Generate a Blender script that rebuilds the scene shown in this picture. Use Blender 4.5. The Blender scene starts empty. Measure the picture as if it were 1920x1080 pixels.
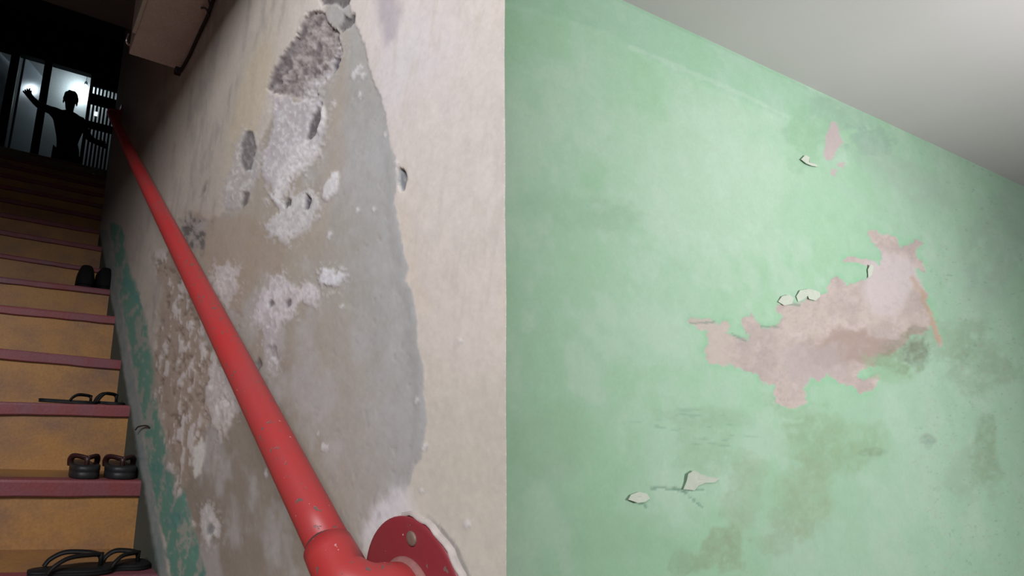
import bpy, bmesh, math, random
import numpy as np
from mathutils import Vector, Matrix

random.seed(7)
rng = np.random.default_rng(11)
S = bpy.context.scene
COL = S.collection

# ------------------------------------------------------------------ camera
F = 1005.5                       # focal length in pixels of the 1920 wide frame
PPX, PPY = 474.0, 540.0          # principal point (the left photograph's centre)
def cam_axes(yaw, pitch, roll):
    cy, sy = math.cos(yaw), math.sin(yaw); cp, sp = math.cos(pitch), math.sin(pitch)
    fwd = np.array([sy*cp, cy*cp, sp]); right = np.array([cy, -sy, 0.0]); down = -np.cross(right, fwd)
    cr, sr = math.cos(roll), math.sin(roll)
    return np.array([cr*right + sr*down, -sr*right + cr*down, fwd])
RC = cam_axes(.41, .2352, -.0571)
cam = bpy.data.cameras.new('camera'); camo = bpy.data.objects.new('camera', cam); COL.objects.link(camo)
cam.sensor_fit = 'HORIZONTAL'; cam.sensor_width = 36.0; cam.lens = F/1920*36.0
cam.shift_x = (960-PPX)/1920; cam.shift_y = 0.0; cam.clip_start = 0.01; cam.clip_end = 100
m = Matrix.Identity(4)
for i in range(3):
    m[i][0] = RC[0][i]; m[i][1] = -RC[1][i]; m[i][2] = -RC[2][i]
camo.matrix_world = m
S.camera = camo
def ray(x, y): return RC.T @ np.array([x-PPX, y-PPY, F])
def onX(x, y, X): r = ray(x, y); return r*X/r[0]
def onY(x, y, Y): r = ray(x, y); return r*Y/r[1]
def onZ(x, y, Z): r = ray(x, y); return r*Z/r[2]
def to_px(P):
    q = P @ RC.T
    return PPX + F*q[..., 0]/q[..., 2], PPY + F*q[..., 1]/q[..., 2]

# ------------------------------------------------------------------ world, exposure, large lights
S.view_settings.view_transform = 'Standard'; S.view_settings.look = 'None'
S.view_settings.exposure = 0.0; S.view_settings.gamma = 1.0; S.view_settings.use_curve_mapping = False
W = bpy.data.worlds.new('world'); S.world = W; W.use_nodes = True
W.node_tree.nodes['Background'].inputs[0].default_value = (0.6, 0.65, 0.8, 1); W.node_tree.nodes['Background'].inputs[1].default_value = 0.002
def area(name, loc, target, size, power, color, sizey=None):
    l = bpy.data.lights.new(name, 'AREA'); l.energy = power; l.color = color; l.size = size
    if sizey: l.shape = 'RECTANGLE'; l.size_y = sizey
    o = bpy.data.objects.new(name, l); COL.objects.link(o); o.location = loc
    o.rotation_euler = (Vector(target)-Vector(loc)).to_track_quat('-Z', 'Y').to_euler()
    return o
area('stair_lamp', (-1.0, -.6, 1.12), (.25, .9, .1), .6, 48, (.985, .975, 1.0), .6)
area('low_fill', (-.5, -1.9, .2), (.2, 1.2, .4), .6, 5.0, (1.0, .96, .94))  # added weak fill, low behind the camera, to lift the box underside
area('room_lamp', (2.75, -1.3, .35), (2.5, .9, .55), .9, 50, (1.0, .97, .97))
area('room_ceiling_lamp', (2.75, -.42, .95), (2.7, .0, 1.45), .3, 4.5, (.97, .94, 1.0))

# ------------------------------------------------------------------ helpers
def tag(o, label=None, cat=None, group=None, kind=None):
    if label: o['label'] = label
    if cat: o['category'] = cat
    if group: o['group'] = group
    if kind: o['kind'] = kind
    return o
def empty(name, loc, rot=(0, 0, 0)):
    o = bpy.data.objects.new(name, None); o.empty_display_size = .05; COL.objects.link(o)
    o.location = loc; o.rotation_euler = rot; return o
def mesh_obj(name, verts, faces, mat, parent=None, smooth=False):
    me = bpy.data.meshes.new(name); me.from_pydata([tuple(v) for v in verts], [], faces); me.update()
    if mat: me.materials.append(mat)
    if smooth: me.polygons.foreach_set('use_smooth', [True]*len(me.polygons))
    o = bpy.data.objects.new(name, me); COL.objects.link(o)
    if parent: o.parent = parent
    return o
def bm_obj(name, bm, mat, parent=None, smooth=False):
    bmesh.ops.recalc_face_normals(bm, faces=bm.faces)
    me = bpy.data.meshes.new(name); bm.to_mesh(me); bm.free()
    if mat: me.materials.append(mat)
    if smooth: me.polygons.foreach_set('use_smooth', [True]*len(me.polygons))
    o = bpy.data.objects.new(name, me); COL.objects.link(o)
    if parent: o.parent = parent
    return o
def box_bm(lo, hi, bevel=0.0, bm=None, segs=2):
    bm2 = bmesh.new()
    bmesh.ops.create_cube(bm2, size=1.0)
    for v in bm2.verts:
        v.co = Vector([lo[i]+(v.co[i]+.5)*(hi[i]-lo[i]) for i in range(3)])
    if bevel: bmesh.ops.bevel(bm2, geom=bm2.edges[:], offset=bevel, segments=segs, affect='EDGES', profile=.5)
    if bm is None: return bm2
    me = bpy.data.meshes.new('t'); bm2.to_mesh(me); bm2.free(); bm.from_mesh(me); bpy.data.meshes.remove(me)
    return bm
def box(name, lo, hi, mat, parent=None, bevel=0.0):
    return bm_obj(name, box_bm(lo, hi, bevel), mat, parent)
def tube_bm(path, radii, n=16, bm=None, cap=True, flat=1.0, up=None):
    """swept tube: path of points, a radius per point"""
    if bm is None: bm = bmesh.new()
    P = [Vector(p) for p in path]
    if not hasattr(radii, '__len__'): radii = [radii]*len(P)
    T = []
    for i in range(len(P)):
        a = P[max(i-1, 0)]; b = P[min(i+1, len(P)-1)]; T.append((b-a).normalized())
    nrm = Vector(up) if up else (Vector((0, 0, 1)) if abs(T[0].z) < .9 else Vector((1, 0, 0)))
    rings = []
    for i in range(len(P)):
        nrm = (nrm - T[i]*nrm.dot(T[i])).normalized(); bi = T[i].cross(nrm)
        rings.append([bm.verts.new(P[i] + (nrm*math.cos(2*math.pi*k/n)*flat + bi*math.sin(2*math.pi*k/n))*radii[i]) for k in range(n)])
    for a, b in zip(rings, rings[1:]):
        for k in range(n): bm.faces.new((a[k], a[(k+1) % n], b[(k+1) % n], b[k]))
    if cap:
        bm.faces.new(rings[0][::-1]); bm.faces.new(rings[-1])
    return bm
def bez(pts, n=24):
    """Catmull-Rom through pts"""
    P = [np.array(p, float) for p in pts]; out = []
    P = [2*P[0]-P[1]] + P + [2*P[-1]-P[-2]]
    for i in range(1, len(P)-2):
        for t in np.linspace(0, 1, n, endpoint=False):
            a, b, c, d = P[i-1], P[i], P[i+1], P[i+2]
            out.append(.5*((2*b)+(c-a)*t+(2*a-5*b+4*c-d)*t*t+(3*b-a-3*c+d)*t**3))
    out.append(P[-2]); return out

# ---- noise in numpy
_tab = rng.random((256, 256))
def vnoise(x, y):
    xi = np.floor(x).astype(int); yi = np.floor(y).astype(int); fx = x-xi; fy = y-yi
    fx = fx*fx*fx*(fx*(fx*6-15)+10); fy = fy*fy*fy*(fy*(fy*6-15)+10)
    a = _tab[xi & 255, yi & 255]; b = _tab[(xi+1) & 255, yi & 255]; c = _tab[xi & 255, (yi+1) & 255]; d = _tab[(xi+1) & 255, (yi+1) & 255]
    return (a*(1-fx)+b*fx)*(1-fy)+(c*(1-fx)+d*fx)*fy
def fbm(x, y, oct=4, off=0.0):
    s = 0; a = .5; t = 0
    for i in range(oct):
        s = s + a*vnoise(x*2**i+off+17.3*i, y*2**i+off*1.7+5.1*i); t += a; a *= .55
    return s/t - .5
def sstep(a, b, x):
    t = np.clip((x-a)/(b-a), 0, 1); return t*t*(3-2*t)
def sdf_poly(x, y, poly):
    """signed distance, positive inside"""
    d = np.full(x.shape, 1e9); ins = np.zeros(x.shape, bool)
    n = len(poly)
    for i in range(n):
        ax, ay = poly[i]; bx, by = poly[(i+1) % n]
        ex, ey = bx-ax, by-ay; wx, wy = x-ax, y-ay
        t = np.clip((wx*ex+wy*ey)/(ex*ex+ey*ey+1e-9), 0, 1)
        d = np.minimum(d, (wx-ex*t)**2+(wy-ey*t)**2)
        c = ((ay > y) != (by > y)) & (x < (bx-ax)*(y-ay)/((by-ay) if by != ay else 1e-9)+ax)
        ins ^= c
    return np.where(ins, 1, -1)*np.sqrt(d)
def sdf_line(x, y, pts):
    d = np.full(x.shape, 1e9)
    for (ax, ay), (bx, by) in zip(pts, pts[1:]):
        ex, ey = bx-ax, by-ay; wx, wy = x-ax, y-ay
        t = np.clip((wx*ex+wy*ey)/(ex*ex+ey*ey+1e-9), 0, 1)
        d = np.minimum(d, (wx-ex*t)**2+(wy-ey*t)**2)
    return np.sqrt(d)
def srgb(r, g, b):
    c = np.array([r, g, b])/255.0
    return np.where(c <= .04045, c/12.92, ((c+.055)/1.055)**2.4)

# ------------------------------------------------------------------ materials
def new_mat(name):
    m = bpy.data.materials.new(name); m.use_nodes = True
    return m, m.node_tree.nodes, m.node_tree.links, m.node_tree.nodes['Principled BSDF']
def simple(name, col, rough=.6, metal=0.0, noise=.15, scale=40.0, bump=.0, coord='Object', spec=.5):
    m, N, L, b = new_mat(name)
    tc = N.new('ShaderNodeTexCoord'); nz = N.new('ShaderNodeTexNoise'); nz.inputs['Scale'].default_value = scale; nz.inputs['Detail'].default_value = 5
    L.new(tc.outputs[coord], nz.inputs['Vector'])
    mr = N.new('ShaderNodeMapRange'); mr.inputs['To Min'].default_value = 1-noise; mr.inputs['To Max'].default_value = 1+noise
    L.new(nz.outputs['Fac'], mr.inputs['Value'])
    mx = N.new('ShaderNodeMix'); mx.data_type = 'RGBA'; mx.blend_type = 'MULTIPLY'; mx.inputs['Factor'].default_value = 1
    mx.inputs['A'].default_value = (*col, 1); L.new(mr.outputs['Result'], mx.inputs['B'])
    L.new(mx.outputs['Result'], b.inputs['Base Color'])
    b.inputs['Roughness'].default_value = rough; b.inputs['Metallic'].default_value = metal
    b.inputs['Specular IOR Level'].default_value = spec
    if bump:
        bp = N.new('ShaderNodeBump'); bp.inputs['Strength'].default_value = bump; bp.inputs['Distance'].default_value = .002
        L.new(nz.outputs['Fac'], bp.inputs['Height']); L.new(bp.outputs['Normal'], b.inputs['Normal'])
    return m
def wall_paint(name, bump_scale, bump, rough=.75, spec=.3):
    """pigment from the wall's own colour attribute, plus fine grain"""
    m, N, L, b = new_mat(name)
    at = N.new('ShaderNodeAttribute'); at.attribute_name = 'pigment'
    tc = N.new('ShaderNodeTexCoord')
    nz = N.new('ShaderNodeTexNoise'); nz.inputs['Scale'].default_value = bump_scale; nz.inputs['Detail'].default_value = 6; nz.inputs['Roughness'].default_value = .65
    L.new(tc.outputs['Object'], nz.inputs['Vector'])
    mr = N.new('ShaderNodeMapRange'); mr.inputs['To Min'].default_value = .93; mr.inputs['To Max'].default_value = 1.07
    L.new(nz.outputs['Fac'], mr.inputs['Value'])
    mx = N.new('ShaderNodeMix'); mx.data_type = 'RGBA'; mx.blend_type = 'MULTIPLY'; mx.inputs['Factor'].default_value = 1
    L.new(at.outputs['Color'], mx.inputs['A']); L.new(mr.outputs['Result'], mx.inputs['B'])
    L.new(mx.outputs['Result'], b.inputs['Base Color'])
    bp = N.new('ShaderNodeBump'); bp.inputs['Strength'].default_value = bump; bp.inputs['Distance'].default_value = .002
    L.new(nz.outputs['Fac'], bp.inputs['Height']); L.new(bp.outputs['Normal'], b.inputs['Normal'])
    b.inputs['Roughness'].default_value = rough; b.inputs['Specular IOR Level'].default_value = spec
    return m
def chipped(name, base, chip, thr=.66, scale=55.0, rough=.38, dust=(.55, .42, .42)):
    """enamel with chips that show the metal"""
    m, N, L, b = new_mat(name)
    tc = N.new('ShaderNodeTexCoord')
    n1 = N.new('ShaderNodeTexNoise'); n1.inputs['Scale'].default_value = scale; n1.inputs['Detail'].default_value = 3; n1.inputs['Roughness'].default_value = .55
    n2 = N.new('ShaderNodeTexNoise'); n2.inputs['Scale'].default_value = 7; n2.inputs['Detail'].default_value = 4
    n3 = N.new('ShaderNodeTexNoise'); n3.inputs['Scale'].default_value = scale*1.7; n3.inputs['Detail'].default_value = 2
    for n in (n1, n2, n3): L.new(tc.outputs['Object'], n.inputs['Vector'])
    r1 = N.new('ShaderNodeMapRange'); r1.inputs['From Min'].default_value = thr; r1.inputs['From Max'].default_value = thr+.02
    L.new(n1.outputs['Fac'], r1.inputs['Value'])
    r2 = N.new('ShaderNodeMapRange'); r2.inputs['From Min'].default_value = .35; r2.inputs['From Max'].default_value = .7
    L.new(n2.outputs['Fac'], r2.inputs['Value'])
    r3 = N.new('ShaderNodeMapRange'); r3.inputs['From Min'].default_value = .735; r3.inputs['From Max'].default_value = .75
    L.new(n3.outputs['Fac'], r3.inputs['Value'])
    def mix(a, bb, fac, k=None):
        x = N.new('ShaderNodeMix'); x.data_type = 'RGBA'
        if hasattr(a, 'is_linked'): L.new(a, x.inputs['A'])
        else: x.inputs['A'].default_value = (*a, 1)
        x.inputs['B'].default_value = (*bb, 1); L.new(fac, x.inputs['Factor']); return x.outputs['Result']
    c = mix(base, tuple(v*.8+.02 for v in base), r2.outputs['Result'])
    c = mix(c, chip, r1.outputs['Result']); c = mix(c, dust, r3.outputs['Result'])
    L.new(c, b.inputs['Base Color']); b.inputs['Roughness'].default_value = rough
    bp = N.new('ShaderNodeBump'); bp.inputs['Strength'].default_value = .35; bp.inputs['Distance'].default_value = .001; bp.invert = True
    L.new(r1.outputs['Result'], bp.inputs['Height']); L.new(bp.outputs['Normal'], b.inputs['Normal'])
    return m
def stained(name, base, stain, scale=(6, 6, 6), lo=.45, hi=.75, rough=.6, amount=.8, grain=120, bump=.3):
    m, N, L, b = new_mat(name)
    tc = N.new('ShaderNodeTexCoord'); mp = N.new('ShaderNodeMapping'); mp.inputs['Scale'].default_value = scale
    L.new(tc.outputs['Object'], mp.inputs['Vector'])
    n1 = N.new('ShaderNodeTexNoise'); n1.inputs['Scale'].default_value = 1; n1.inputs['Detail'].default_value = 7; n1.inputs['Roughness'].default_value = .62
    L.new(mp.outputs['Vector'], n1.inputs['Vector'])
    r1 = N.new('ShaderNodeMapRange'); r1.inputs['From Min'].default_value = lo; r1.inputs['From Max'].default_value = hi; r1.inputs['To Max'].default_value = amount
    L.new(n1.outputs['Fac'], r1.inputs['Value'])
    x = N.new('ShaderNodeMix'); x.data_type = 'RGBA'; x.inputs['A'].default_value = (*base, 1); x.inputs['B'].default_value = (*stain, 1)
    L.new(r1.outputs['Result'], x.inputs['Factor'])
    n2 = N.new('ShaderNodeTexNoise'); n2.inputs['Scale'].default_value = grain; n2.inputs['Detail'].default_value = 4
    L.new(tc.outputs['Object'], n2.inputs['Vector'])
    r2 = N.new('ShaderNodeMapRange'); r2.inputs['To Min'].default_value = .75; r2.inputs['To Max'].default_value = 1.25
    L.new(n2.outputs['Fac'], r2.inputs['Value'])
    y = N.new('ShaderNodeMix'); y.data_type = 'RGBA'; y.blend_type = 'MULTIPLY'; y.inputs['Factor'].default_value = 1
    L.new(x.outputs['Result'], y.inputs['A']); L.new(r2.outputs['Result'], y.inputs['B'])
    L.new(y.outputs['Result'], b.inputs['Base Color']); b.inputs['Roughness'].default_value = rough
    bp = N.new('ShaderNodeBump'); bp.inputs['Strength'].default_value = bump; bp.inputs['Distance'].default_value = .002
    L.new(n2.outputs['Fac'], bp.inputs['Height']); L.new(bp.outputs['Normal'], b.inputs['Normal'])
    return m
def emit(name, col, strength):
    m, N, L, b = new_mat(name)
    b.inputs['Base Color'].default_value = (*col, 1); b.inputs['Emission Color'].default_value = (*col, 1); b.inputs['Emission Strength'].default_value = strength
    return m
M_stair_wall = wall_paint('peeling_stair_wall', 220, .10)
M_green_wall = wall_paint('green_distemper', 90, .10, .65, .3)
M_cream = simple('cream_plaster', (.5, .46, .40), .8, noise=.1, scale=12, bump=.3)
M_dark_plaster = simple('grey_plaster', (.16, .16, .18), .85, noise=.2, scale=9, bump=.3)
M_ceiling = simple('whitewashed_ceiling', (.58, .55, .555), .9, noise=.05, scale=2.5, spec=.2)
M_floor = simple('cement_floor', (.2, .17, .14), .8, noise=.25, scale=8, bump=.3)
M_yellow = stained('ochre_riser', (.34, .172, .052), (.18, .10, .07), (5, 5, 9), .42, .72, .6, .85, 130, .35)
M_red_nose = stained('oxide_red_nosing', (.20, .042, .046), (.16, .065, .085), (7, 7, 7), .4, .66, .55, .9, 150, .3)
M_rail = chipped('red_enamel', (.40, .030, .031), (.14, .085, .075), .645, 95, .46, (.50, .22, .22))
M_flange = chipped('dark_red_enamel', (.24, .018, .028), (.17, .10, .09), .69, 70, .45)
M_rim = simple('bare_rim', (.45, .40, .37), .7, noise=.3, scale=90, bump=.3)
M_rust = simple('bare_bolt', (.22, .15, .12), .6, .3, .3, 120, .3)
M_rubber = simple('black_rubber', (.009, .009, .010), .6, noise=.3, scale=90, bump=.2, spec=.2)
M_strap = simple('black_strap', (.008, .007, .007), .55, noise=.2, scale=90, spec=.2)
M_sole_grey = simple('charcoal_sole', (.016, .016, .018), .5, noise=.3, scale=90, bump=.2, spec=.3)
M_strap_red = simple('dark_maroon_strap', (.030, .007, .007), .5, noise=.2, scale=90)
M_felt = simple('black_felt', (.006, .006, .006), .8, noise=.2, scale=90, spec=.15)
M_cable = simple('black_cable', (.012, .012, .016), .5)
M_box = stained('pinkish_board', (.60, .54, .535), (.47, .42, .41), (9, 9, 9), .4, .75, .7, .6, 150, .15)
M_pale = simple('pale_strip', (.5, .5, .47), .5)
M_chrome = simple('chrome', (.85, .87, .9), .12, 1.0, .02)
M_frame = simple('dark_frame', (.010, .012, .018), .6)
M_bar = simple('dark_iron', (.012, .015, .022), .5, .2)
M_back = stained('pale_far_wall', (.55, .58, .56), (.42, .47, .45), (2, 2, 2), .45, .7, .3, .6, 60, .1)
M_flake = simple('paint_flake_back', (.50, .56, .47), .7, noise=.12, scale=60)
M_skin = simple('skin', (.14, .075, .05), .55)
M_shirt = simple('dark_shirt', (.03, .035, .05), .85, noise=.2, scale=60)
M_trouser = simple('dark_trousers', (.012, .013, .018), .85)
M_hair = simple('black_hair', (.008, .008, .008), .5)

# ------------------------------------------------------------------ the stair wall (peeling plaster)
D = .374
seamY = lambda Z: .3196 - .0653*(Z-.119)
def paint_object(o, rgb):
    a = o.data.color_attributes.new('pigment', 'FLOAT_COLOR', 'POINT')
    c = np.ones((len(o.data.vertices), 4), np.float32); n = len(rgb); c[:n, :3] = rgb
    if len(c) > n: c[n:, :3] = np.array((.5, .46, .40))
    a.data.foreach_set('color', c.ravel())

def build_stair_wall():
    YEND = 3.3
    xs = np.linspace(948, 236, 292)
    Yk = [onX(x, 540, D)[1] for x in xs]
    Yk = [y for y in Yk if y < YEND-.05]
    tail = np.geomspace(Yk[-1]+.02, YEND, 40); Yk = np.array(list(Yk)+list(tail))
    nr = 400; coarse = 5; ZT, ZB = 2.9, -1.45
    cols = []
    for i, y in enumerate(Yk):
        w = max(0.0, 1-(y-.3196)/.7)
        zs = np.linspace(-1.6, 3.2, 900); Yv = y - .0653*(zs-.119)*w
        P = np.stack([np.full_like(zs, D), Yv, zs], 1); _, py = to_px(P)
        ok = (py > -18) & (py < 1098); z0, z1 = zs[ok].min(), zs[ok].max()
        z0 = max(z0, ZB+.02); z1 = min(z1, ZT-.02)
        z = np.concatenate([np.linspace(ZB, z0, coarse, endpoint=False), np.linspace(z0, z1, nr), np.linspace(z1, z1+min(.08, (ZT-z1)*.5), 7)[1:], np.linspace(z1+min(.08, (ZT-z1)*.5), ZT, coarse+1)[1:]])
        cols.append(np.stack([np.full_like(z, D), y - .0653*(z-.119)*w, z], 1))
    G = np.array(cols); nc, nrw, _ = G.shape
    x, y = to_px(G)
    Yw, Zw = G[..., 1], G[..., 2]
    s = Zw - .717*Yw                      # height above the slope of the stair
    n_big = fbm(Yw*3, Zw*3, 4, 3.1); n_mid = fbm(Yw*14, Zw*14, 4, 9.7); n_fine = fbm(Yw*60, Zw*60, 4, 21.0); n_vf = fbm(Yw*190, Zw*190, 3, 40.0)
    px_a = fbm(x/34, y/34, 4, 1.3); px_b = fbm(x/11, y/16, 4, 6.6); px_c = fbm(x/4.5, y/6.5, 3, 15.0)
    streak = fbm(x/9+y/60, y/70-x/160, 4, 30.0)      # brush streaks along the height
    C = np.zeros(G.shape); 
    def mix(c, mask):
        nonlocal C
        C = C*(1-mask[..., None]) + np.array(c)*mask[..., None]
    disp = np.zeros(x.shape)
    # cream distemper
    C[:] = np.array((.60, .55, .505))
    mix((.59, .575, .60), sstep(-.3, .15, n_big)*.8*sstep(520, 60, y)*sstep(620, 760, x))
    mix((.60, .52, .40), sstep(.0, .28, n_mid)*.35*sstep(200, 500, y))
    mix((.53, .49, .44), sstep(.02, .3, streak)*.5)
    mix((.50, .475, .405), sstep(520, 900, y + 60*px_a)*.75)
    # upper left: yellowed and streaked, greyed further as painted shade
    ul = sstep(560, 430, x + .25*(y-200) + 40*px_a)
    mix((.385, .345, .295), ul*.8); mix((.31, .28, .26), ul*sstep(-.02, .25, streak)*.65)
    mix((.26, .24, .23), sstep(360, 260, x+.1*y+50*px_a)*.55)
    mix((.50, .44, .32), sdf_ell(x, y, 470, 190, 30, 150, .28, px_b*14)*.65)
    # lilac shade at the top of the cream area
    mix((.37, .335, .375), sstep(0, 26, sdf_poly(x, y, [(690, -30), (765, -30), (758, 40), (740, 95), (712, 105), (706, 60)])+px_a*26)*.7)
    # smooth grey cement skim
    skim = [(640, -30), (662, 30), (684, 90), (697, 150), (716, 185), (726, 225), (730, 262), (742, 300), (746, 345), (741, 380), (750, 420), (757, 470), (766, 498),
            (762, 525), (776, 553), (782, 600), (784, 652), (794, 690), (794, 740), (800, 790), (790, 850), (770, 900), (740, 960), (690, 1000), (680, 1130),
            (380, 1130), (345, 930), (305, 800), (290, 700), (300, 600), (330, 500), (345, 420), (420, 400), (470, 300), (520, 200), (600, 100), (610, 0)]
    sd = sdf_poly(x, y, skim); mk = sstep(-2.5, 2.5, sd + px_c*5 + px_b*7*sstep(850, 500, y) + px_a*30*sstep(780, 950, y) + px_a*50*sstep(480, 380, x))
    grey = np.array((.365, .365, .355))*np.ones(G.shape)
    t = sstep(720, 480, x - .1*y + 60*px_a)[..., None]; grey = grey*(1-t) + np.array((.36, .325, .275))*t
    t = (sstep(430, 900, y)*sstep(640, 470, x+60*px_a))[..., None]; grey = grey*(1-t) + np.array((.25, .215, .178))*t
    t = (sstep(-.05, .25, n_mid)*.5)[..., None]; grey = grey*(1-t) + np.array((.43, .43, .44))*t
    C = C*(1-mk[..., None]) + grey*mk[..., None]
    disp += -.0014*mk*sstep(30, 6, np.abs(sd))*sstep(700, 760, x+.05*y) + .0012*mk
    # fine trowel dents of the skim
    disp += mk*(.0010*n_mid + .0003*n_fine)
    # dado: bluish green paint, grey skirting band at the foot
    dado = [(389, 1130), (376, 1040), (352, 945), (335, 880), (318, 835), (300, 780), (296, 715), (287, 665), (273, 600), (262, 560), (246, 520), (236, 470), (229, 420),
            (205, 420), (214, 520), (232, 600), (247, 680), (262, 760), (272, 850), (292, 950), (312, 1040), (322, 1130)]
    dm = sstep(-3, 3, sdf_poly(x, y, dado)+px_b*12+px_a*10)
    gone = sstep(-.02, .1, px_b*.6+streak*.7+px_c*.3 - .04 + .10*sstep(880, 760, y)*sstep(720, 790, y))
    mix((.32, .29, .26), dm*.8)
    mix((.115, .25, .20), dm*(1-gone*.7))
    mix((.06, .20, .20), dm*sstep(0, .2, px_a)*.4)
    foot = [(205, 430), (214, 520), (232, 600), (247, 680), (262, 760), (272, 850), (292, 950), (312, 1040), (322, 1130), (150, 1130), (150, 430)]
    fm = sstep(-4, 5, sdf_poly(x, y, foot)+px_b*9)
    mix((.22, .255, .25), fm*.95); mix((.17, .23, .225), fm*sstep(-.05, .2, streak)*.6); mix((.30, .30, .29), fm*sstep(.05, .3, px_b)*.6)
    # dark green-black tone below the nosing line, where the steps meet the wall
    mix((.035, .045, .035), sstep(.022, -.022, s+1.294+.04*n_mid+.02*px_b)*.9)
    # rough peeled band beside the dado and left of the rail: white salt on brown render
    rough = [(285, 470), (330, 455), (352, 520), (395, 640), (440, 740), (445, 800), (420, 830), (395, 800), (365, 870), (335, 930), (312, 860), (290, 770), (282, 690), (292, 610), (296, 540)]
    rm = sstep(-8, 16, sdf_poly(x, y, rough)+px_a*36+px_b*14)
    mix((.33, .265, .215), rm*.9)
    salt = sstep(.03, .16, px_b*.6+fbm(x/7+y/45, y/34, 4, 77.0)*.9)
    mix((.55, .51, .50), rm*salt*.85); mix((.16, .12, .10), rm*sstep(.10, .2, -px_b)*sstep(-.1, .1, px_c)*.7)
    disp += rm*(-.0016*salt + .0022*sstep(.08, .2, -px_b))
    # brown patch field (bare render) around the upper peels
    br = sstep(-10, 24, sdf_poly(x, y, [(345, 395), (420, 400), (470, 395), (520, 430), (545, 470), (530, 520), (490, 520), (470, 560), (455, 610), (430, 600), (395, 540), (360, 470)])+px_a*40)
    mix((.335, .275, .215), br*.75)
    tan = sstep(-8, 16, sdf_poly(x, y, [(640, 50), (655, 60), (650, 200), (640, 330), (600, 480), (520, 470), (590, 400), (600, 300), (612, 200), (625, 140)])+px_a*30)
    mix((.385, .335, .28), tan*.65)
    def white(poly, amt=.85, lift=-.0012, col=(.60, .575, .585), edge=9, soft=4, mott=.55):
        d0 = sdf_poly(x, y, poly); q = d0+px_b*edge*1.9+px_c*edge*1.3; mm = sstep(-soft, soft, q)
        if edge > 5:
            fl = sstep(.10, .2, px_c+.5*px_b)*sstep(-22, -2, d0)*sstep(14, 0, d0); mm = np.maximum(mm, fl*.75)
        c = np.array(col)*np.ones(G.shape); tt = (sstep(-.03, .2, px_b*.7+px_c*.7)*mott)[..., None]
        c = c*(1-tt)+np.array((.40, .365, .37))*tt
        tt = (sstep(.0, .24, -px_c-.6*px_b)*.6)[..., None]; c = c*(1-tt)+np.array((.70, .69, .70))*tt
        nonlocal C, disp
        C = C*(1-(mm*amt)[..., None]) + c*(mm*amt)[..., None]
        disp = disp + lift*mm + mm*.0011*(px_c+px_b)
    def hole(poly, depth=.003, col=(.17, .155, .16), amt=.9, edge=6):
        mm = sstep(-2.5, 3, sdf_poly(x, y, poly)+px_b*edge)
        mix(np.array(col)*.85, np.clip(mm*amt*(1.05+.8*np.clip(px_c, -.3, .1)), 0, 1))
        nonlocal disp
        disp = disp + depth*mm
    # salt fields
    white([(512, 180), (545, 186), (575, 192), (600, 186), (612, 205), (606, 240), (592, 290), (572, 318), (552, 330), (535, 352), (522, 385), (508, 372), (504, 340), (490, 330), (488, 295), (505, 262), (512, 225)], .9, col=(.50, .475, .50))
    white([(538, 300), (560, 270), (590, 262), (596, 285), (582, 312), (560, 330), (545, 338), (530, 372), (514, 388), (508, 370), (520, 330)], .8, col=(.64, .62, .62))
    white([(458, 240), (478, 246), (488, 280), (490, 318), (478, 345), (462, 372), (446, 392), (424, 390), (416, 360), (430, 320), (442, 275)], .75, col=(.42, .405, .40))
    hole([(462, 246), (474, 246), (480, 275), (470, 318), (458, 322), (450, 300), (452, 268)], .0035, (.19, .175, .175), .85)
    hole([(450, 382), (456, 362), (466, 360), (463, 380), (454, 392)], .003, (.15, .135, .13), .8)
    white([(606, 352), (620, 326), (632, 322), (633, 345), (626, 364), (612, 376), (603, 370)], .95, -.002, (.64, .63, .64), 4, 3, .25)
    white([(498, 425), (515, 398), (512, 375), (540, 372), (560, 362), (590, 352), (597, 372), (592, 400), (575, 428), (556, 440), (540, 458), (522, 448), (508, 442)], .85, col=(.55, .54, .54), edge=14)
    hole([(532, 380), (538, 372), (546, 374), (544, 386), (534, 390)], .004, (.13, .12, .12)); hole([(569, 372), (574, 365), (581, 372), (576, 392), (570, 392)], .005, (.11, .10, .12))
    white([(600, 520), (604, 500), (616, 505), (625, 515), (640, 512), (638, 530), (622, 538), (608, 536), (600, 545)], .95, -.0022, (.62, .63, .66), 6, 3, .35)
    white([(478, 575), (492, 545), (508, 520), (528, 512), (536, 530), (560, 540), (582, 522), (600, 556), (588, 570), (560, 572), (545, 598), (524, 606), (512, 640), (498, 650), (490, 612), (474, 600)], .85, col=(.56, .53, .55), edge=14)
    hole([(500, 566), (508, 560), (512, 570), (504, 578)], .003); hole([(534, 566), (542, 562), (545, 572), (537, 578)], .003); 
    white([(494, 620), (512, 615), (520, 650), (524, 690), (512, 708), (498, 690), (492, 655)], .8, .0005, (.40, .375, .38), 8)
    hole([(500, 648), (514, 650), (520, 676), (508, 668)], .002, (.28, .25, .26), .7)
    hole([(476, 682), (484, 668), (488, 684), (482, 694)], .004, (.14, .13, .14))
    white([(394, 520), (404, 498), (432, 494), (448, 508), (446, 540), (436, 560), (424, 580), (410, 562), (398, 548)], .8, col=(.52, .49, .48), edge=13)
    white([(408, 620), (424, 600), (440, 570), (448, 590), (440, 640), (425, 660), (412, 645)], .5, .001, (.33, .29, .26), 12)
    white([(388, 690), (412, 680), (436, 700), (444, 740), (436, 790), (420, 800), (414, 830), (404, 800), (390, 780), (386, 740)], .75, col=(.54, .50, .48), edge=13)
    white([(363, 902), (360, 870), (366, 842), (378, 814), (384, 850), (376, 886)], .95, col=(.60, .59, .55), edge=4, soft=3, mott=.2)
    white([(374, 985), (380, 955), (390, 946), (400, 962), (412, 985), (408, 1008), (398, 1006), (392, 1024), (384, 1012)], .9, -.001, (.53, .52, .50), 7, 3)
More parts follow.
